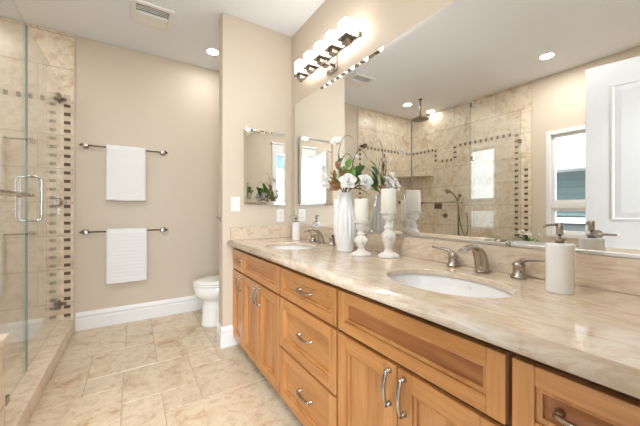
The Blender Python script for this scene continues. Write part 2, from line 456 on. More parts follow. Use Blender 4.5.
# hall behind the doorway
mb = MB(); y0, y1 = YB-2.9, YB-.13
mb.box(-1.7, 1.8, y0-.1, y0, 0, H+.1, M_hall); mb.box(-1.7, -1.6, y0, y1, 0, H, M_hall); mb.box(1.7, 1.8, y0, y1, 0, H, M_hall)
struct(mb, 'wall_hall'); struct(MB().box(-1.6, 1.7, y0, y1, -.06, 0, mat('hall carpet', lin((150,140,128)), .95)), 'floor_hall')
struct(MB().box(-1.72, 1.82, y0-.1, YB-.12, H, H+.1, M_ceil), 'ceiling_hall')
struct(MB().box(.32, 1.7, YB-.135, YB-.122, 0, H, M_hall), 'wall_hall_front')
struct(MB().box(-1.6, -.44, YB-.135, YB-.122, 0, H, M_hall), 'wall_hall_front_left')
la = bpy.data.lights.new('hall_ceiling_fill', 'AREA'); la.shape = 'DISK'; la.size = .5; la.energy = HALL_W; la.color = (.95, .97, 1)  # fill lamp added for the doorway, out of view
lo = bpy.data.objects.new('hall_ceiling_fill', la); C.objects.link(lo); lo.location = (0, YB-1.2, H-.02)
la = bpy.data.lights.new('hall_frontal_fill', 'AREA'); la.shape = 'RECTANGLE'; la.size = 2.2; la.size_y = 1.5; la.energy = HALL_FILL; la.color = (.88, .94, 1)  # added fill light in front of the closed hall wall
lo = bpy.data.objects.new('hall_frontal_fill', la); C.objects.link(lo); lo.location = (-.45, YB-2.86, 1.55); lo.rotation_euler = (PI/2, 0, 0)

# door 1, open into the room
hx, hy = -.405, -.015; ang = math.atan2(.725, .145)
M_door = mat('door paint', lin((208, 208, 206)), .35)
dr = bpy.data.objects.new('door_1', None); C.objects.link(dr); dr.location = (hx, hy, .01); dr.rotation_euler = (0,0,ang); dr['kind'] = 'structure'
W_, HD, T = .745, 2.12, .036
mb = MB(); mb.box(0, W_, 0, T, 0, HD, M_door, .002)
def door_panel(mb, x0, x1, z0, z1):
    for s, yy in ((-1, 0), (1, T)):
        d = s
        rings = []
        for ins, dep in ((0, .0), (0, .003), (.010, .004), (.018, .0005), (.05, .004), (.052, .004)):
            y = yy + d*dep
            rings.append([(x0+ins, y, z0+ins), (x1-ins, y, z0+ins), (x1-ins, y, z1-ins), (x0+ins, y, z1-ins)])
        mb.loft(rings, M_door, cap0=False, cap1=True, smooth=False)
door_panel(mb, .13, W_-.13, 1.04, 1.97); door_panel(mb, .13, W_-.13, .22, .86)
mb.build('door_slab', dr)
mb = MB()
for s, yy in ((-1, 0), (1, T)):
    mb.tube([(W_-.065, yy, .94), (W_-.065, yy+s*.012, .94)], .03, M_nickel, 20)
    mb.tube([(W_-.065, yy+s*.01, .94), (W_-.065, yy+s*.05, .94)], .011, M_nickel, 12)
    mb.tube(bez((W_-.06, yy+s*.05, .94), (W_-.10, yy+s*.055, .95), (W_-.13, yy+s*.05, .935), (W_-.17, yy+s*.05, .945), 8), [.011,.011,.01,.009,.009,.008,.008,.008,.007], M_nickel, 10)
mb.build('door_lever', dr)

# ================================================================== LIGHT FITTINGS
def downlight(x, y, label, power=1.):
    t = thing('recessed_light', label, 'ceiling light', (x, y, H), group='recessed ceiling lights')
    MB().lathe([(.055,-.001),(.058,-.005),(.078,-.006),(.082,-.003),(.082,0)], M_trim, n=36).build('trim_ring', t)
    MB().lathe([(0.0001,-.004),(.056,-.004),(.056,-.0005)], M_lens, n=32).build('lens', t)
    l = bpy.data.lights.new('downlight_lamp', 'AREA'); l.shape = 'DISK'; l.size = .11; l.energy = DOWN_W*power; l.color = (1, .985, .965)
    o = bpy.data.objects.new('downlight_lamp', l); C.objects.link(o); o.parent = t; o.location = (0, 0, -.008)
downlight(.68, 3.08, 'round recessed ceiling light above the toilet alcove', .18)
downlight(-1.055, 3.0, 'round recessed ceiling light beside the rain shower head', .18)
downlight(-1.62, 3.0, 'round recessed ceiling light close to the shower side wall', .04)
downlight(-1.17, 1.26, 'round recessed ceiling light in front of the window', .6)
downlight(.12, .85, 'added unseen ceiling light over the walkway beside the near sink', .7)  # out of view, added to brighten the room
downlight(-.85, .45, 'added unseen ceiling light over the open door', .25)  # another hidden lamp added for brightness
# ceiling vent
t = thing('ceiling_vent', 'white square exhaust fan grille with slots in ceiling', 'vent', (.13, 2.76, H))
mb = MB()
w_ = .14
mb.box(-.15, .15, -.15, -.115, -.022, -.002, M_plate, .006); mb.box(-.15, .15, .115, .15, -.022, -.002, M_plate, .006)
mb.box(-.15, -.115, -.115, .115, -.022, -.002, M_plate, .004); mb.box(.115, .15, -.115, .115, -.022, -.002, M_plate, .004)
mb.box(-.115, .115, -.012, .115, -.026, -.002, M_plate, .006)
mb.build('vent_frame', t); MB().box(-.115, .115, -.115, .115, -.004, -.001, M_pipe).build('vent_opening', t)
for k in range(4): MB().box(-.113, .113, -.104+k*.022, -.102+k*.022, -.012, -.004, M_plate).build('slat', t)

# vanity light
YL0 = 1.450; SP = .149
vl = thing('vanity_light', 'nickel bar wall light with five lit opal glass shades above mirror', 'wall light', (XM, 1.748, 2.195))
mb = MB(); mb.box(-.022, 0, -.06, .06, -.06, .06, M_nickel, .004); mb.build('wall_plate', vl)
mb = MB(); mb.tube([(-.02, 0, 0), (-.06, 0, 0)], .012, M_nickel, 12); mb.box(-.085, -.045, -.03, .03, -.03, .02, M_nickel, .003); mb.build('arm', vl)
mb = MB(); mb.box(-.078, -.062, -.375, .365, .0, .016, M_nickel, .002)
mb.box(-.084, -.056, -.39, -.373, -.006, .024, M_nickel, .003); mb.box(-.084, -.056, .363, .38, -.006, .024, M_nickel, .003); mb.build('bar', vl)
def sq(cx, cy, z, r, p=4., n=32):
    out = []
    for k in range(n):
        a = 2*PI*k/n; c, s = math.cos(a), math.sin(a); q = (abs(c)**p+abs(s)**p)**(-1/p)
        out.append((cx+r*q*c, cy+r*q*s, z))
    return out
for k in range(5):
    y = YL0+SP*k-1.748; x = 1.138-XM
    MB().loft([sq(x, y, .022, .036), sq(x, y, .03, .042), sq(x, y, .075, .047), sq(x, y, .112, .046), sq(x, y, .118, .042), sq(x, y, .119, .02)], M_shade).build('shade', vl)
    mb = MB(); mb.box(x-.048, x+.048, y-.048, y+.048, .010, .016, M_nickel, .001)
    mb.box(x-.026, x+.026, y-.026, y+.026, -.022, .010, M_nickel, .003); mb.box(x, -.07, y-.008, y+.008, .002, .012, M_nickel, .001)
    mb.build('shade_holder', vl)

# ================================================================== MIRRORS
def bevelled(mb, pts, n, back, front, ins):
    """pts: rectangle corners; n: outward normal; bevel of width ins rising back->front"""
    c = sum((Vector(p) for p in pts), Vector())/4; n = Vector(n)
    def ring(i, d):
        out = []
        for p in pts:
            p = Vector(p); q = p.copy()
            for a in range(3):
                if abs(n[a]) < .5: q[a] -= math.copysign(i, p[a]-c[a])
            out.append(q+n*d)
        return out
    mb.loft([ring(0, 0), ring(0, back), ring(ins, front)], M_mirror, smooth=False)
mt = thing('vanity_mirror', 'wide frameless wall mirror over the double vanity', 'mirror', (XM, 1.15, .979))
MY0, MY1 = YB+.005-1.15, 2.345-1.15
mb = MB(); bevelled(mb, [(0,MY0,0),(0,MY1,0),(0,MY1,1.108),(0,MY0,1.108)], (-1,0,0), .003, .006, .025); mb.build('mirror_glass', mt)
for yy in (MY1-.35, MY1-1.0, .05, -.6):
    MB().box(-.016, 0, yy-.012, yy+.012, -.0005, .016, M_chrome, .001).build('clip', mt)
MB().box(-.013, 0, MY0, MY1, 0, .009, mat('satin aluminium', lin((222,220,216)), .35, 1.)).build('bottom_channel', mt)
mc = thing('wall_mirror', 'small upright frameless mirror on the partition wall beside the vanity', 'mirror', (.972, YP, 1.17))
MB().box(-.19, .19, -.022, 0, 0, .64, M_chrome).build('cabinet_body', mc)
mb = MB(); bevelled(mb, [(-.192,-.022,-.002),(.192,-.022,-.002),(.192,-.022,.642),(-.192,-.022,.642)], (0,-1,0), .003, .006, .022); mb.build('mirror_glass', mc)

# ================================================================== VANITY
XF = .69       # face of doors and drawers
def pull(parent, name, c, vertical, ln=.105):
    """bow handle standing off toward -x; c on the face (local)"""
    mb = MB(); h = ln/2; ax = Vector((0,0,1)) if vertical else Vector((0,1,0)); c = Vector(c)
    pts = []; rad = []
    for k in range(13):
        s = -1+2*k/12; d = .018+.011*(1-s*s)
        pts.append(c+ax*s*(h+.004)+Vector((-d, 0, 0))); rad.append(.0048+.0014*(1-s*s))
    mb.tube(pts, rad, M_nickel, 10, flat=[1.25]*13)
    for s in (-1, 1):
        p = c+ax*s*h; mb.tube([p, p+Vector((-.003,0,0)), p+Vector((-.006,0,0)), p+Vector((-.020,0,0))], [.009,.009,.006,.0055], M_nickel, 12)
    return mb.build(name, parent)
def front(cab, name, yc, zc, w, h, kind, handle=None, st=.055, horizontal=False):
    """framed door / drawer front, local to the cabinet (face plane x=0, thickness toward +x)"""
    y0, y1, z0, z1 = -w/2, w/2, -h/2, h/2; T = .0215; b = .0025
    mb = MB()
    if horizontal:
        mb.box(0, T, y0, y0+st, z0, z1, M_woodV, b); mb.box(0, T, y1-st, y1, z0, z1, M_woodV, b)
    else:
        mb.box(0, T, y0, y0+st, z0, z1, M_woodV, b); mb.box(0, T, y1-st, y1, z0, z1, M_woodV, b)
    mb.box(0, T, y0+st, y1-st, z0, z0+st, M_woodH, b); mb.box(0, T, y0+st, y1-st, z1-st, z1, M_woodH, b)
    # moulding sloping to the panel
    a0, a1, c0, c1 = y0+st-.001, y1-st+.001, z0+st-.001, z1-st+.001
    def r(i, x): return [(x, a0+i, c0+i), (x, a1-i, c0+i), (x, a1-i, c1-i), (x, a0+i, c1-i)]
    mb.loft([r(0, .003), r(.001, .007), r(.004, .0055), r(.009, .008), r(.012, .009), r(.0125, .0165)], M_woodV, cap0=False, cap1=False, smooth=False)
    o = mb.build(name, cab, loc=(0, yc, zc))
    MB().box(.0162, .0205, a0+.001, a1-.001, c0+.001, c1-.001, (M_panR if kind == 'red' else M_panH) if horizontal else M_panV).build('panel', o)
    if handle == 'h': pull(o, 'handle', (.0158, 0, 0), False)
    if handle in ('l', 'r'):
        s = -1 if handle == 'l' else 1
        pull(o, 'handle', (0, s*(w/2-.028), z1-.075), True)
    return o
def cabinet(y0, y1, label, kind, red='d'):
    """y0<y1"""
    yc = (y0+y1)/2; w = y1-y0; g = .006
    t = thing('vanity_cabinet', label, 'cabinet', (XF, yc, 0), group='cabinet units of the double vanity')
    mb = MB(); hw = w/2-.0005
    mb.box(.022, .527, -hw, hw, .075, .847 if kind in ('drawers', 'narrow') else .66, M_woodShade)
    if kind not in ('drawers', 'narrow'): mb.box(.022, .04, -hw, hw, .66, .847, M_woodShade)
    mb.box(.075, .50, -hw, hw, 0, .075, M_woodShade); mb.build('cabinet_box', t)
    if kind == 'narrow':
        front(t, 'drawer', 0, .7215, w-2*g, .157, red, 'h', .042, True); front(t, 'door', 0, .3525, w-2*g, .553, 'd', 'l')
    if kind == 'sink':
        front(t, 'false_front', 0, .7215, w-2*g, .157, red, None, .042, True)
        dw = (w-2*g-.005)/2
        front(t, 'door', -(dw+.004)/2, .3525, dw, .553, 'd', 'r'); front(t, 'door', (dw+.004)/2, .3525, dw, .553, 'd', 'l')
    if kind == 'drawers':
        front(t, 'drawer', 0, .7215, w-2*g, .157, red, 'h', .042, True)
        front(t, 'drawer', 0, .4955, w-2*g, .268, 'd', 'h', .052, True); front(t, 'drawer', 0, .213, w-2*g, .274, 'd', 'h', .052, True)
    return t
cabinet(2.15, YP-.002, 'narrow vanity unit with one drawer and one door against the partition', 'narrow')
cabinet(1.501, 2.149, 'vanity unit with two doors under the far sink', 'sink')
cabinet(.947, 1.50, 'middle vanity unit of three stacked drawers', 'drawers')
cabinet(.309, .946, 'vanity unit with two doors under the near sink', 'sink', 'red')
cabinet(.03, .308, 'narrow vanity unit at the near right end, cut by the frame', 'narrow', 'red')

# countertop with two oval holes
CT = thing('countertop', 'long cream and tan marble vanity counter with two sink cutouts', 'countertop', (.93, 1.19, .829))
ox, oy = .93, 1.19
SK = [(.928, 1.82), (.928, .628)]; RX, RY = .164, .227
x0, x1, yA, yB = .668-ox, XM-ox, YB-oy, YP-oy; zt = .041; zb_ = .019; XN = .03
mb = MB()
def slab_region(ya, yb):
    mb.poly([(x0,ya,zt),(x1,ya,zt),(x1,yb,zt),(x0,yb,zt)], M_marble); mb.poly([(x0+XN,yb,zb_),(x1,yb,zb_),(x1,ya,zb_),(x0+XN,ya,zb_)], M_marble)
def hole_region(cx, cy, hy):
    n = 64; ya, yb = cy-hy, cy+hy; E = []; Rr = []; B = []; Q = []
    for k in range(n):
        a = 2*PI*k/n; c, s = math.cos(a), math.sin(a)
        E.append((cx+(RX-.004)*c+0, cy+(RY-.004)*s, zt-.004)); Q.append((cx+RX*c, cy+RY*s, zt)); B.append((cx+(RX-.004)*c, cy+(RY-.004)*s, zb_))
        # project on the rectangle
        tx = ((x1-cx) if c > 0 else (x0-cx))/c if abs(c) > 1e-6 else 1e9; ty = (hy if s > 0 else -hy)/s if abs(s) > 1e-6 else 1e9
        t_ = min(tx, ty); Rr.append([cx+c*t_, cy+s*t_, zt])
    for cnr in ((x0,ya),(x1,ya),(x1,yb),(x0,yb)):
        k = min(range(n), key=lambda q: (Rr[q][0]-cnr[0])**2+(Rr[q][1]-cnr[1])**2); Rr[k] = [cnr[0], cnr[1], zt]
    mb.loft([Rr, Q, E, B, [(max(p[0], x0+XN), p[1], zb_) for p in Rr]], M_marble, cap0=False, cap1=False, smooth=False)
hy = .27
slab_region(yA, SK[1][1]-oy-hy); slab_region(SK[1][1]-oy+hy, SK[0][1]-oy-hy); slab_region(SK[0][1]-oy+hy, yB)
for sx, sy in SK: hole_region(sx-ox, sy-oy, hy)
prof = [(x1, zt), (x0, zt), (x0-.006, zt-.001), (x0-.008, zt-.005), (x0-.012, zt-.006), (x0-.019, zt-.010), (x0-.024, zt-.018), (x0-.025, zt-.027), (x0-.022, zt-.036), (x0-.016, .001), (x0-.008, 0), (x0+XN, 0), (x0+XN, zb_)]
pr = prof[1:]
mb.loft([[(x, yA, z) for x, z in pr], [(x, yB, z) for x, z in pr]], M_marble, close=False)
mb.poly([(x1,yA,zb_),(x1,yB,zb_),(x1,yB,zt),(x1,yA,zt)], M_marble)
for ye in (yA, yB): mb.poly([(x, ye, z) for x, z in pr]+[(x1,ye,zb_),(x1,ye,zt)], M_marble)
bmesh.ops.remove_doubles(mb.bm, verts=mb.bm.verts[:], dist=1e-5)
mb.build('slab', CT)
tag(MB().box(-.010, 0, yA, yB, 0, .108, M_marble, .003).build('backsplash', loc=(XM, oy, .8702)), 'long low marble backsplash strip below the vanity mirror', 'backsplash')
tag(MB().box(.672-XM, -.0105, -.02, 0, 0, .108, M_marble, .003).build('backsplash', loc=(XM, YP, .8702)), 'short marble side splash against the partition wall', 'backsplash')

# sinks
def sink(cx, cy, label):
    t = thing('sink', label, 'sink', (cx, cy, .8475), group='undermount sinks')
    prof = [(1.05,0),(1.0,0),(.985,-.012),(.97,-.03),(.93,-.055),(.82,-.088),(.62,-.112),(.35,-.124),(.14,-.128)]
    mb = MB(); rings = [[(RX*1.02*r*math.cos(2*PI*k/56), RY*1.02*r*math.sin(2*PI*k/56), z) for k in range(56)] for r, z in prof]
    outer = [[(RX*1.02*r*math.cos(2*PI*k/56), RY*1.02*r*math.sin(2*PI*k/56), z-.01) for k in range(56)] for r, z in prof]
    mb.loft(rings + outer[::-1], M_cer, cap0=False, cap1=False); mb.build('basin', t)
    MB().lathe([(.0001,-.1245),(.015,-.124),(.019,-.122),(.021,-.126),(.021,-.132)], M_chrome, n=24).build('drain', t)
    mb = MB(); mb.tube([(RX*.985, .0, -.03), (RX*.968, .0, -.03)], .008, M_cer, 14); mb.build('overflow', t)
    return t
sink(*SK[0], 'far white oval undermount sink, nearer the partition wall')
sink(*SK[1], 'near white oval undermount sink in the foreground')
# faucets
def faucet(y, label):
    t = thing('faucet', label, 'faucet', (1.186, y, .8712), group='widespread faucets')
    mb = MB()
    path = bez((0,0,.0), (-.004,0,.062), (-.03,0,.108), (-.085,0,.106), 12) + bez((-.085,0,.106), (-.105,0,.105), (-.125,0,.099), (-.14,0,.090), 4)[1:]
    n = len(path); rad = [.0205-.0125*min(1, k/13) for k in range(n)]; fl = [1.35 + .9*min(1, k/13) for k in range(n)]
    mb.tube(path, rad, M_nickel, 16, flat=fl); mb.lathe([(.029,0),(.029,.004),(.025,.008),(.020,.011)], M_nickel, n=28)
    mb.build('spout', t)
    for s in (-1, 1):
        mb = MB(); c = (0.005, s*.130, 0)
        mb.lathe([(.027,0),(.027,.006),(.022,.010),(.022,.014),(.019,.017),(.019,.042),(.022,.045),(.022,.050),(.016,.056),(.008,.062),(.0001,.063)], M_nickel, c, 28)
        h = mb.build('handle', t)
        mb = MB(); p = bez((.005, s*.130, .050), (.003, s*.145, .078), (-.004, s*.175, .070), (-.012, s*.222, .078), 10)
        mb.tube(p, [.0105-.0055*k/10 for k in range(11)], M_nickel, 12, flat=[1+.5*k/10 for k in range(11)]); mb.build('lever', h)
    return t
f1 = faucet(SK[0][1], 'brushed nickel three piece faucet at the far sink')
f2 = faucet(SK[1][1], 'brushed nickel three piece faucet at the near sink')

# ================================================================== COUNTER OBJECTS
ZC = .8705
# vase
prof = [(.0001,.004),(.045,.004),(.048,0),(.052,.004),(.056,.02),(.066,.06),(.075,.11),(.0785,.155),(.077,.20),(.070,.24),(.060,.27),(.051,.295),(.045,.32),(.042,.345),(.044,.362),(.046,.368),(.043,.369),(.039,.362),(.037,.34),(.042,.31),(.05,.28),(.0001,.27)]
pf = []
for a, b in zip(prof[:-4], prof[1:-3]):
    for k in range(3): pf.append((a[0]+(b[0]-a[0])*k/3, a[1]+(b[1]-a[1])*k/3))
pf += prof[-4:]
def flute(a, z):
    if .09 < z < .285: return -.10*abs(math.sin(a*9))**.7*min(1, (z-.09)/.03, (.285-z)/.03)
    if .012 < z <= .09: return -.035*abs(math.sin(z*230))
    return 0
VX, VY = 1.083, 1.397
pf = [(r_*.968, z*.96) for r_, z in pf]
vb = MB().lathe(pf, M_cer, n=132, flute=flute)
tag(vb.build('vase', loc=(VX, VY, ZC)), 'tall white fluted ceramic vase holding magnolia stems on counter', 'vase')

def frame_from(d, roll=0):
    z = Vector(d).normalized(); x = z.cross(Vector((0,0,1)))
    if x.length < .1: x = Vector((1,0,0))
    x.normalize(); y = z.cross(x); m = Matrix((x, y, z)).transposed().to_4x4()
    return m @ Matrix.Rotation(roll, 4, 'Z')
def bloom(mb, c, d, r, open_=1., seed=0):
    rn = random.Random(seed); F = Matrix.Translation(Vector(c)) @ frame_from(d, rn.random()*6)
    for ring, (cnt, ln, tilt) in enumerate(((5, 1., 1.15*open_), (4, .82, .75*open_), (3, .6, .35*open_))):
        for k in range(cnt):
            a = 2*PI*(k+.5*ring)/cnt+rn.uniform(-.15,.15); tl = tilt*rn.uniform(.85,1.15); rows = []
            nu, nv = 6, 5
            for u in range(nu+1):
                s = u/nu; an = tl*(.35+.65*s); rad = r*ln
                cx = rad*math.sin(an)*s; cz = rad*(math.cos(an)*s)
                wd = r*.52*ln*math.sin(PI*(.12+.80*s))**.8
                row = []
                for v in range(nv):
                    q = -1+2*v/(nv-1); p = Vector((cx-.12*r*q*q*(1-.3*s), wd*q, cz+.16*r*q*q))
                    row.append(F @ (Matrix.Rotation(a, 4, 'Z') @ p))
                rows.append(row)
            mb.loft(rows, M_petal, close=False)
    b = bmesh.new(); bmesh.ops.create_icosphere(b, subdivisions=2, radius=r*.13); mb.merge(b, M_core, F @ Matrix.Translation((0,0,r*.1)), True)
def leaf(mb, c, d, ln, wd, m, up=(0,0,1), curl=.25):
    d = Vector(d).normalized(); up = Vector(up); s = d.cross(up)
    if s.length < .05: s = d.cross(Vector((1,0,0)))
    s.normalize(); n = s.cross(d); rows = []
    for u in range(9):
        t_ = u/8; w = wd*math.sin(PI*min(1, t_*.97+.03))**.75*(1-.25*t_)
        ct = Vector(c)+d*ln*t_-n*curl*ln*t_*t_
        rows.append([ct+s*w*q*.5+n*abs(q)*w*.13 for q in (-1,-.5,0,.5,1)])
    mb.loft(rows, m, close=False)
R = Vector((.8406,-.5417,0)); FW = Vector((.5417,.8406,0))
def pt(px, py, df=0.):
    """offset from the vase mouth, given along view-right, up and toward the room"""
    return R*(px) + Vector((0,0,py)) - FW*df
mouth = Vector((VX, VY, ZC+.292))
def flower_stem(label, tip, mid, blooms, leaves, seed=0, ends=(), name='magnolia_stem', cat='flower stem'):
    t = thing(name, label, cat, tuple(mouth), group='magnolia stems in the vase')
    mb = MB(); base = Vector((0,0,-.02)); p = bez(base, Vector((0,0,.08)), mid, tip, 12)
    mb.tube(p, [.004-.002*k/12 for k in range(13)], M_stem, 7)
    for e in ends: mb.tube(e, [.0028-.0018*k/(len(e)-1) for k in range(len(e))], M_stem, 6)
    mb.build('stem', t)
    for k, (c, d, r, op) in enumerate(blooms):
        mb = MB(); bloom(mb, c, d, r, op, seed*10+k); mb.build('blossom', t, recalc=False, solid=.0012)
    for c, d, ln, wd, m, up in leaves:
        mb = MB(); leaf(mb, c, d, ln, wd, m, up); mb.build('leaf', t, recalc=False, solid=.0008)
    return t
# bloom A, front centre ; z offset measured from mouth (z=1.1625)
flower_stem('magnolia stem with the big open white blossom at front centre of the vase', pt(.0, .115, .06), pt(0,.08,.02),
  [(pt(.008,.118,.075), -FW*.9+Vector((0,0,.35)), .058, 1.15)],
  [(pt(-.01,.10,.03), -R*.9-FW*.4+Vector((0,0,-.1)), .11, .06, M_leafb, (0,0,1)), (pt(.02,.08,.05), R*.8-FW*.5+Vector((0,0,.1)), .09, .045, M_leafb, (0,0,1)),
   (pt(0,.12,.0), Vector((0,0,1))-R*.15+R*.3, .10, .055, M_leafl, -FW)], 1)
flower_stem('magnolia stem with white blossom leaning right over the candles', pt(.09,.10,.05), pt(.03,.09,.03),
  [(pt(.108,.118,.055), -FW*.8+R*.3+Vector((0,0,.4)), .055, 1.1)],
  [(pt(.06,.10,.0), R+Vector((0,0,.25)), .10, .05, M_leafb, (0,0,1)), (pt(.05,.11,-.02), R*.5+Vector((0,0,.9)), .11, .055, M_leaf, -FW),
   (pt(.05,.09,.03), R*.9-FW*.3+Vector((0,0,-.2)), .10, .045, M_leaf, (0,0,1))], 2)
flower_stem('magnolia stem with drooping pale blossoms at left and brown backed leaf', pt(-.09,.19,.02), pt(-.05,.12,.02),
  [(pt(-.098,.135,.03), -R*.6-FW*.6+Vector((0,0,-.1)), .055, 1.0), (pt(-.105,.205,.02), -R*.6-FW*.4+Vector((0,0,-.2)), .042, .8)],
  [(pt(-.045,.10,.05), -R*.7-FW*.6+Vector((0,0,.3)), .07, .055, M_leafb, -FW), (pt(-.03,.10,.06), -R*.9-FW*.4+Vector((0,0,-.25)), .075, .05, M_leafb, -FW),
   (pt(-.06,.14,.0), -R*.1+Vector((0,0,1)), .07, .03, M_leafb, -FW)], 3)
arc = bez(pt(-.03,.12,0), pt(-.07,.36,.0), pt(.0,.46,.0), pt(.05,.40,-.03), 14)
flower_stem('arching bare twig with small white blossom near its top', pt(-.04,.30,.02), pt(-.03,.15,.02),
  [(pt(-.055,.335,.10), -FW*.7-R*.2+Vector((0,0,.5)), .042, .9), (pt(-.085,.305,.03), -R*.6+Vector((0,0,.3)), .022, .5)],
  [(pt(-.04,.20,.01), -R*.3+Vector((0,0,1)), .06, .03, M_leafb, -FW), (pt(-.03,.16,.02), R*.7+Vector((0,0,.9)), .06, .03, M_leafb, -FW),
   (pt(-.05,.25,.01), R*.8+Vector((0,0,.5)), .045, .02, M_leaf, -FW)], 4,
  ends=[arc, bez(pt(-.035,.22,0), pt(0,.36,.0), pt(.06,.30,0), pt(.05,.18,-.02), 10)])
flower_stem('arching twig with closed buds bending right toward mirror', pt(.05,.25,.01), pt(.02,.15,0),
  [(pt(.06,.265,.03), R*.4+Vector((0,0,.8)), .024, .35)],
  [(pt(.02,.12,0), R*.35+Vector((0,0,1)), .12, .06, M_leafl, -FW), (pt(.0,.13,.01), -R*.4+Vector((0,0,1)), .09, .055, M_leafl, -FW),
   (pt(.05,.19,-.02), R*.9+Vector((0,0,.5)), .09, .05, M_leaf, -FW), (pt(.02,.22,-.03), R*.1+FW*.3+Vector((0,0,.8)), .08, .05, M_leafl, (0,0,1)),
   (pt(.0,.17,-.03), FW*.5+Vector((0,0,.8)), .10, .06, M_leafl, (0,0,1)), (pt(.01,.15,-.03), FW*.9-R*.4+Vector((0,0,.6)), .10, .06, M_leaf, (0,0,1))], 5,
  ends=[bez(pt(.04,.22,.02), pt(.06,.34,.03), pt(.11,.34,.04), pt(.125,.25,.05), 10)])
flower_stem('magnolia stem at the back of the vase with leaves facing the mirror', pt(.02,.14,-.06), pt(.0,.10,-.03),
  [(pt(.01,.13,-.07), FW*.8+R*.3+Vector((0,0,.5)), .05, 1.0)],
  [(pt(.0,.12,-.05), FW*.5-R*.6+Vector((0,0,.7)), .11, .06, M_leafl, -R), (pt(-.01,.10,-.04), FW*.6-R*.2+Vector((0,0,1)), .12, .055, M_leafl, -R),
   (pt(.02,.12,-.05), FW*.5+R*.4+Vector((0,0,.8)), .11, .06, M_leafl, -FW), (pt(.0,.08,-.03), FW*.3+R*.8+Vector((0,0,.3)), .10, .055, M_leafl, (0,0,1)), (pt(-.03,.10,-.02), -R*.7+Vector((0,0,.7)), .09, .05, M_leafl, -FW)], 6)

# candlesticks + candles
def holder(x, y, hgt, rb, label):
    s = hgt; p = [(.0001,.0),(rb,0),(rb,.006),(rb*.93,.014),(rb*.72,.020),(rb*.42,.028),(.020,.036),(.018,.046),(.024,.052)]
    b = [(.027,.060),(.037,.075),(.040,.086),(.036,.098),(.024,.110),(.020,.116),(.026,.122),(.026,.127),(.017,.134)]
    k = (s-.02)/(.175); b = [(r, z*k) for r, z in b]
    c = [(.016,s-.052),(.021,s-.047),(.030,s-.036),(.034,s-.026),(.027,s-.018),(.030,s-.012),(.046,s-.007),(.046,s),(.0001,s)]
    o = MB().lathe(p+b+c, M_candle_holder, n=40).build('candle_holder', loc=(x, y, ZC))
    return tag(o, label, 'candle holder', 'turned wooden candle holders')
def candle(x, y, z, r, h, label):
    t = thing('pillar_candle', label, 'candle', (x, y, z), group='ivory pillar candles')
    MB().lathe([(.0001,0),(r-.001,0),(r,.002),(r,h-.004),(r-.003,h),(r-.007,h-.001),(r*.5,h-.004),(.0001,h-.005)], M_wax, n=40).build('wax', t)
    MB().tube([(0,0,h-.006),(.0005,0,h+.004),(.002,0,h+.008)], .0012, M_wick, 6).build('wick', t)
holder(1.052, 1.213, .189, .055, 'shorter distressed white turned candle holder, next to the vase')
candle(1.052, 1.213, ZC+.190, .038, .121, 'ivory pillar candle on the shorter holder, next to the vase')
holder(1.139, 1.095, .241, .058, 'taller distressed white turned candle holder, nearer the sink')
candle(1.139, 1.095, ZC+.242, .039, .120, 'ivory pillar candle on the taller holder, nearer the sink')

# soap dispensers
def soap(x, y, r, h, label, rz=0):
    t = thing('soap_dispenser', label, 'soap dispenser', (x, y, ZC), rz, group='white soap dispensers')
    MB().lathe([(.0001,0),(r*.97,0),(r,.003),(r,h-.012),(r*1.01,h-.010),(r*1.01,h-.003),(r*.98,h),(.0001,h)], M_candle_holder if False else M_cer, n=48,
               flute=lambda a, z: -.006*abs(math.sin(a*20)) if .004 < z < h-.013 else 0).build('bottle', t)
    mb = MB(); mb.lathe([(.011,h),(.011,h+.008),(.016,h+.009),(.016,h+.012),(.0045,h+.013),(.0045,h+.024),(.009,h+.025),(.0095,h+.060),(.0085,h+.062),(.0001,h+.062)], M_nickel, n=24)
    mb.tube([(0,0,h+.055),(-.02,.012,h+.056),(-.038,.022,h+.053),(-.044,.026,h+.046)], [.0038,.0035,.0032,.003], M_nickel, 10)
    mb.build('pump', t)
    return t
soap(1.092, .345, .0352, .149, 'white ribbed soap dispenser with nickel pump, right of the near sink', 0)
soap(1.137, 2.134, .034, .146, 'white soap dispenser with nickel pump, beyond the far sink', 0)

# ================================================================== WALL PLATES
def switch(x, label):
    t = thing('light_switch', label, 'light switch', (x, YP, 1.17))
    MB().box(-.038, .038, -.006, 0, -.06, .06, M_plate, .002).build('plate', t); MB().box(-.017, .017, -.010, -.006, -.033, .033, M_plate, .0015).build('rocker', t)
switch(.716, 'white rocker light switch left of the small mirror')
def outlet(x, label):
    t = thing('wall_outlet', label, 'outlet', (x, YP, 1.07))
    MB().box(-.037, .037, -.006, 0, -.058, .058, M_plate, .002).build('plate', t)
    for s in (-1, 1):
        o = MB().box(-.016, .016, -.009, -.006, s*.022-.014, s*.022+.014, M_plate, .003)
        o.box(-.008, -.005, -.0095, -.008, s*.022-.005, s*.022+.006, M_black); o.box(.005, .008, -.0095, -.008, s*.022-.005, s*.022+.006, M_black)
        o.build('socket', t)
outlet(1.125, 'white wall outlet under the small mirror')
# strike plate / hook on the partition end
t = thing('robe_hook', 'small nickel hook on the edge of the partition wall', 'hook', (XP, YP+.06, 1.045))
mb = MB(); mb.box(-.004, 0, -.012, .012, -.025, .025, M_nickel, .001); mb.build('plate', t)
MB().tube([(-.003,0,.008),(-.018,0,.006),(-.028,0,.012),(-.030,0,.022)], [.004,.004,.004,.005], M_nickel, 8).build('prong', t)

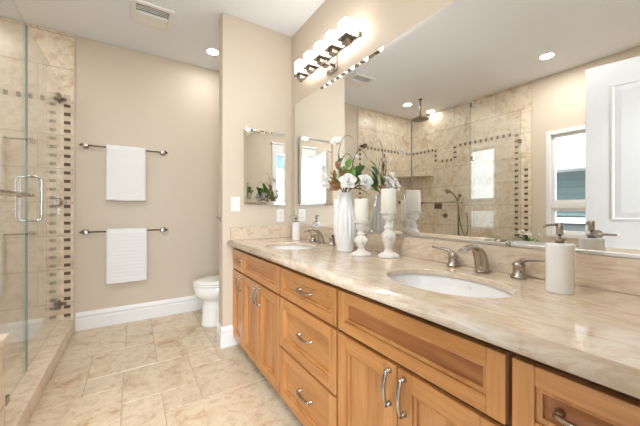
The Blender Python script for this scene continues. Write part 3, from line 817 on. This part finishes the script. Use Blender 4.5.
# ================================================================== TOWELS
def towel_bar(z, label):
    t = thing('towel_bar', label, 'towel bar', (-.06, YF, z), group='wall towel bars')
    MB().tube([(-.32,-.062,0), (.32,-.062,0)], .0085, M_nickel, 14).build('bar', t)
    for s in (-1, 1):
        mb = MB(); x = s*.318
        mb.loft([[(x-q, y, -q), (x+q, y, -q), (x+q, y, q), (x-q, y, q)] for q, y in ((.022, 0), (.022,-.005), (.010,-.016), (.009,-.06))], M_nickel, smooth=False)
        mb.loft([[(s*a, -.062-q, -q), (s*a, -.062+q, -q), (s*a, -.062+q, q), (s*a, -.062-q, q)] for a, q in ((.30, .010), (.318, .012), (.332, .019), (.362, .003))], M_nickel, smooth=False)
        mb.build('bracket', t)
towel_bar(1.72, 'upper brushed nickel towel bar on the far wall'); towel_bar(.915, 'lower brushed nickel towel bar on the far wall')
def towel(x0, x1, zb, hf, hb, label, seed):
    """folded towel over a bar at (.., YF-.062, zb)"""
    mb = MB(); yb = YF-.062; prof = []
    ro, ri = .026, .0105
    nf = 44
    for k in range(nf+1): prof.append((yb-ro, zb-hf+hf*k/nf))
    for k in range(1, 12): a = PI-PI*k/12; prof.append((yb+ro*math.cos(a), zb+ro*math.sin(a)))
    for k in range(13): prof.append((yb+ro, zb-hb*k/12))
    inner = [(yb+ri, zb-hb*(1-k/12)) for k in range(13)] + [(yb+ri*math.cos(PI*k/10), zb+ri*math.sin(PI*k/10)) for k in range(1, 10)] + [(yb-ri, zb-hf*k/nf) for k in range(nf+1)]
    P_ = prof+inner; rings = []; nx = 20
    for k in range(nx+1):
        s = k/nx; x = x0+(x1-x0)*s; e = min(s, 1-s)*nx; rnd_ = .35 if e < .5 else (.8 if e < 1.5 else 1.)
        ring = []
        for j, (y, z) in enumerate(P_):
            dz = zb-z; q = noise.noise(Vector((x*6+seed, z*3, seed)))*.004*min(1, max(0, dz/.1))
            rib = .0040*abs(math.sin(dz*PI/.034)) if j <= nf and dz > .01 else 0
            side = -1 if y < yb else 1
            yy = yb+(y-yb)*(1 if j > len(prof) else (.75+.25*rnd_)) + (q-rib*rnd_ if side < 0 else q*.3)
            ring.append((x+noise.noise(Vector((0, z*4, seed)))*.003 + (-.004*(dz/hf)*(1-2*s) if dz > 0 else 0), yy, z + (noise.noise(Vector((x*8, seed, 3)))*.006 if dz > hf-.03 else 0)))
        rings.append(ring)
    mb.loft(rings, M_towel)
    return tag(mb.build('bath_towel'), label, 'towel', 'white ribbed towels on the far wall')
towel(-.219, .10, 1.72, .51, .44, 'white ribbed towel folded over the upper towel bar', 1)
towel(-.219, .112, .915, .50, .43, 'white ribbed towel folded over the lower towel bar', 5)

# ================================================================== TOILET
to = thing('toilet', 'white floor mounted toilet in the alcove behind the partition', 'toilet', (XM, 2.96, 0))
def egg(xf, xb, b, z, n=40, cy=0):
    xc = xf*.42+xb*.58 if False else (xf+(xb-xf)*.48); out = []
    for k in range(n):
        a = 2*PI*k/n; c, s = math.cos(a), math.sin(a)
        x = xc+(xc-xf)*c*(1 if c < 0 else 0)+(xb-xc)*c*(1 if c >= 0 else 0)
        out.append((x, cy+b*s*(1 if c < 0 else (1-.12*c*c)), z))
    return out
mb = MB()
mb.loft([egg(-.700,-.16,.128,0), egg(-.700,-.16,.128,.02), egg(-.694,-.16,.124,.05), egg(-.686,-.16,.122,.18), egg(-.684,-.16,.124,.235), egg(-.694,-.16,.132,.258), egg(-.735,-.16,.158,.28), egg(-.760,-.17,.178,.32), egg(-.765,-.17,.185,.385), egg(-.755,-.17,.178,.395)], M_cer)
mb.build('bowl', to)
mb = MB(); mb.loft([egg(-.770,-.18,.186,.396), egg(-.775,-.18,.19,.402), egg(-.775,-.18,.19,.412), egg(-.77,-.18,.186,.418)], M_cer); mb.build('seat', to)
mb = MB(); mb.loft([egg(-.772,-.18,.188,.420), egg(-.776,-.18,.191,.426), egg(-.772,-.18,.188,.436), egg(-.72,-.20,.15,.446), egg(-.6,-.28,.06,.449)], M_cer); mb.build('lid', to)
MB().box(-.205, -.012, -.21, .21, .38, .72, M_cer, .02, 4).build('tank', to); MB().box(-.215, -.008, -.218, .218, .721, .755, M_cer, .01, 3).build('tank_lid', to)
MB().tube([(-.205,.15,.66),(-.222,.15,.66),(-.225,.11,.655)], [.01,.007,.006], M_chrome, 10).build('flush_lever', to)

# ================================================================== SHOWER
def pane(mb, x0, x1, y0, y1, z0, z1):
    """glass slab, green on its narrow edges"""
    along_y = (y1-y0) > (x1-x0)
    c = [(x0,y0),(x1,y0),(x1,y1),(x0,y1)]
    for k in range(4):
        a, b = c[k], c[(k+1) % 4]; wide = ((a[0] == b[0]) == along_y)
        mb.poly([(*a,z0),(*b,z0),(*b,z1),(*a,z1)], M_glass if wide else (M_edge if k == 0 and along_y else M_edges))
    mb.poly([(*q,z1) for q in c], M_edges); mb.poly([(*q,z0) for q in reversed(c)], M_edges)
def clampbox(mb, x, y, z, dx=.016, dy=.025, dz=.025): mb.box(x-dx, x+dx, y-dy, y+dy, z-dz, z+dz, M_nickel, .002)
sd = thing('shower_door', 'hinged clear glass shower door on far wall with pull handle', 'shower door', (XG, 2.52, .125))
mb = MB(); pane(mb, -.005, .005, .0, .945, 0, 2.155); mb.build('door_glass', sd)
for z in (.145, 1.065, 2.0):
    mb = MB(); mb.box(-.016, .016, .865, .935, z-.028, z+.028, M_dark, .002); mb.tube([(0,.938,z-.04),(0,.938,z+.04)], .010, M_dark, 10)
    mb.box(-.036, .05, .946, .956, z-.014, z+.014, M_dark, .002); mb.build('hinge', sd)
mb = MB()
for s in (-1, 1):
    x = s*.055; r = .02
    pts = [(s*.005,.07,.925), (s*.035,.07,.925)]+[(s*(.035+.02*math.sin(a)), .07, .925+.02*(1-math.cos(a))) for a in (.4,.8,1.2,1.57)]
    pts += [(x,.07,1.19)] + [(s*(.035+.02*math.cos(a)), .07, 1.21-.02+.02*math.sin(a)) for a in (.4,.8,1.2,1.57)] + [(s*.005,.07,1.21)]
    mb.tube(pts, .0085, M_chrome, 12)
mb.build('handle', sd)
sp = thing('shower_screen', 'fixed clear glass panel between shower door and ledge with towel bar', 'glass panel', (XG, 1.80, .112))
mb = MB(); oL = [(-.062, .475), (.005, .475), (.005, 0), (.712, 0), (.712, 2.168), (-.062, 2.168)]   # notched over the ledge
for x in (-.005, .005): mb.poly([(x, a, b) for a, b in oL], M_glass)
for k in range(6):
    (a, b), (c_, d) = oL[k], oL[(k+1) % 6]; mb.poly([(-.005,a,b),(-.005,c_,d),(.005,c_,d),(.005,a,b)], M_edge if k in (3, 5) else M_edges)
mb.build('glass', sp)
MB().tube([(.058, -.0, 1.095), (.058, .60, 1.095)], .0085, M_nickel, 12).build('towel_rail', sp)
for y in (.03, .55):
    MB().tube([(.005, y, 1.095), (.01, y, 1.095), (.02,y,1.095), (.068, y, 1.095)], [.016,.016,.010,.0095], M_nickel, 12).build('rail_post', sp)
mb = MB(); clampbox(mb, 0, .35, .015, .014, .025, .02); mb.build('floor_clamp', sp)
sr = thing('shower_screen', 'fixed clear glass panel standing on the tiled ledge by the window', 'glass panel', (XL, YG, .586))
mb = MB(); pane(mb, .012, -XL+XG-.008, -.005, .005, 0, 1.694); mb.build('glass', sr)
for x, z in ((.03, 1.42), (-XL+XG-.034, 1.67), (-XL+XG-.034, 1.09), (.03, .2)):
    mb = MB(); clampbox(mb, x, 0, z, .024, .015, .022); mb.build('clamp', sr)
# rain head
rh = thing('rain_shower_head', 'round rain shower head hanging from ceiling on a short rod', 'shower head', (-1.05, 2.76, H))
MB().tube([(0,0,-.006),(0,0,-.27)], .010, M_dark, 12).build('rod', rh); MB().lathe([(.032,0),(.032,-.006),(.012,-.012)], M_dark, n=24).build('ceiling_flange', rh)
MB().lathe([(.014,-.262),(.02,-.275),(.11,-.285),(.118,-.290),(.118,-.300),(.112,-.303),(.0001,-.303)], M_dark, n=40).build('spray_disc', rh)
# hand shower on left wall
hh = thing('hand_shower', 'hand shower on a vertical slide rail with hanging hose', 'hand shower', (XL+.002, 2.55, .70))
mb = MB(); mb.tube([(.05,0,0),(.05,0,.66)], .010, M_dark, 12)
for z in (.02, .64): mb.tube([(0,0,z),(.006,0,z),(.007,0,z),(.055,0,z)], [.024,.024,.011,.011], M_dark, 14)
mb.build('rail', hh)
mb = MB(); mb.tube(bez((.07,.0,.56),(.10,.03,.66),(.12,.08,.72),(.15,.13,.70),8), [.011]*5+[.013,.018,.030,.042], M_dark, 14); mb.tube([(.15,.13,.70),(.158,.142,.692)], [.042,.040], M_dark, 14)
mb.build('spray_handle', hh)
MB().tube(bez((.07,0,.55),(.08,-.05,-.10),(.05,-.20,-.10),(.03,-.12,.38),18), .007, M_dark, 8).build('hose', hh)
vv = thing('shower_valve', 'square shower valve trim plate on the shower side wall', 'valve', (XL+.002, 2.93, 1.19), group='shower valves')
MB().box(0, .008, -.07, .07, -.05, .05, M_dark, .003).build('plate', vv); MB().tube([(.008,0,0),(.05,0,0),(.055,.0,0),(.06,0,0)], [.022,.022,.018,.01], M_dark, 16).build('knob', vv)
v2 = thing('shower_valve', 'small round shower valve knob below the square plate', 'valve', (XL+.002, 2.80, 1.03), group='shower valves')
MB().tube([(0,0,0),(.008,0,0),(.009,0,0),(.05,0,0)], [.038,.036,.02,.018], M_dark, 20).build('knob', v2)
for z, lb in ((1.60, 'upper round body spray jet on the tiled far wall of the shower'), (1.25, 'lower round body spray jet on the tiled far wall of the shower')):
    b_ = thing('body_spray', lb, 'shower jet', (-1.40, YF-.001, z), group='body spray jets')
    MB().tube([(0,0,0),(0,-.008,0),(0,-.009,0),(0,-.03,0)], [.034,.032,.024,.020], M_dark, 20).build('jet', b_)
# corner shelf
mb = MB(); n = 12
pts = [(XL+.004, YF-.004)] + [(XL+.004+.36*math.sin(PI/2*k/n)*(1 if True else 0), YF-.004-.46*math.cos(PI/2*k/n)) for k in range(n+1)]
mb.loft([[(x, y, 1.685) for x, y in pts], [(x, y, 1.705) for x, y in pts]], M_curb, smooth=False)
tag(mb.build('corner_shelf'), 'quarter round stone shelf in the shower corner', 'shelf')

# potted white flowers on the ledge
pf_ = thing('flower_bowl', 'low white bowl of green leaves and white flowers on tiled ledge', 'flower arrangement', (-1.43, 1.53, .586))
MB().lathe([(.0001,0),(.045,0),(.05,.006),(.075,.035),(.085,.07),(.08,.072),(.07,.04),(.0001,.03)], M_cer, n=32).build('bowl', pf_)
rr = random.Random(11)
for k in range(16):
    a = rr.uniform(0, 2*PI); e = rr.uniform(.4, 1.3); d = Vector((math.cos(a)*math.cos(e), math.sin(a)*math.cos(e), math.sin(e)))
    mb = MB(); leaf(mb, Vector((0,0,.08))+d*.03, d, rr.uniform(.12,.16), .05, M_leafl if k % 3 else M_leaf, (0,0,1)); mb.build('leaf', pf_, recalc=False, solid=.0008)
for k, (x, y, z) in enumerate(((-.09,.02,.25), (.08,-.03,.24), (.02,.06,.21), (.11,.02,.27), (-.03,-.09,.23))):
    mb = MB(); bloom(mb, (x,y,z), (x*3,y*3,.4), .04, 1., 50+k); mb.tube([(x,y,z),(x*.4,y*.4,.1),(0,0,.04)], .002, M_leaf, 6); mb.build('blossom', pf_, recalc=False)
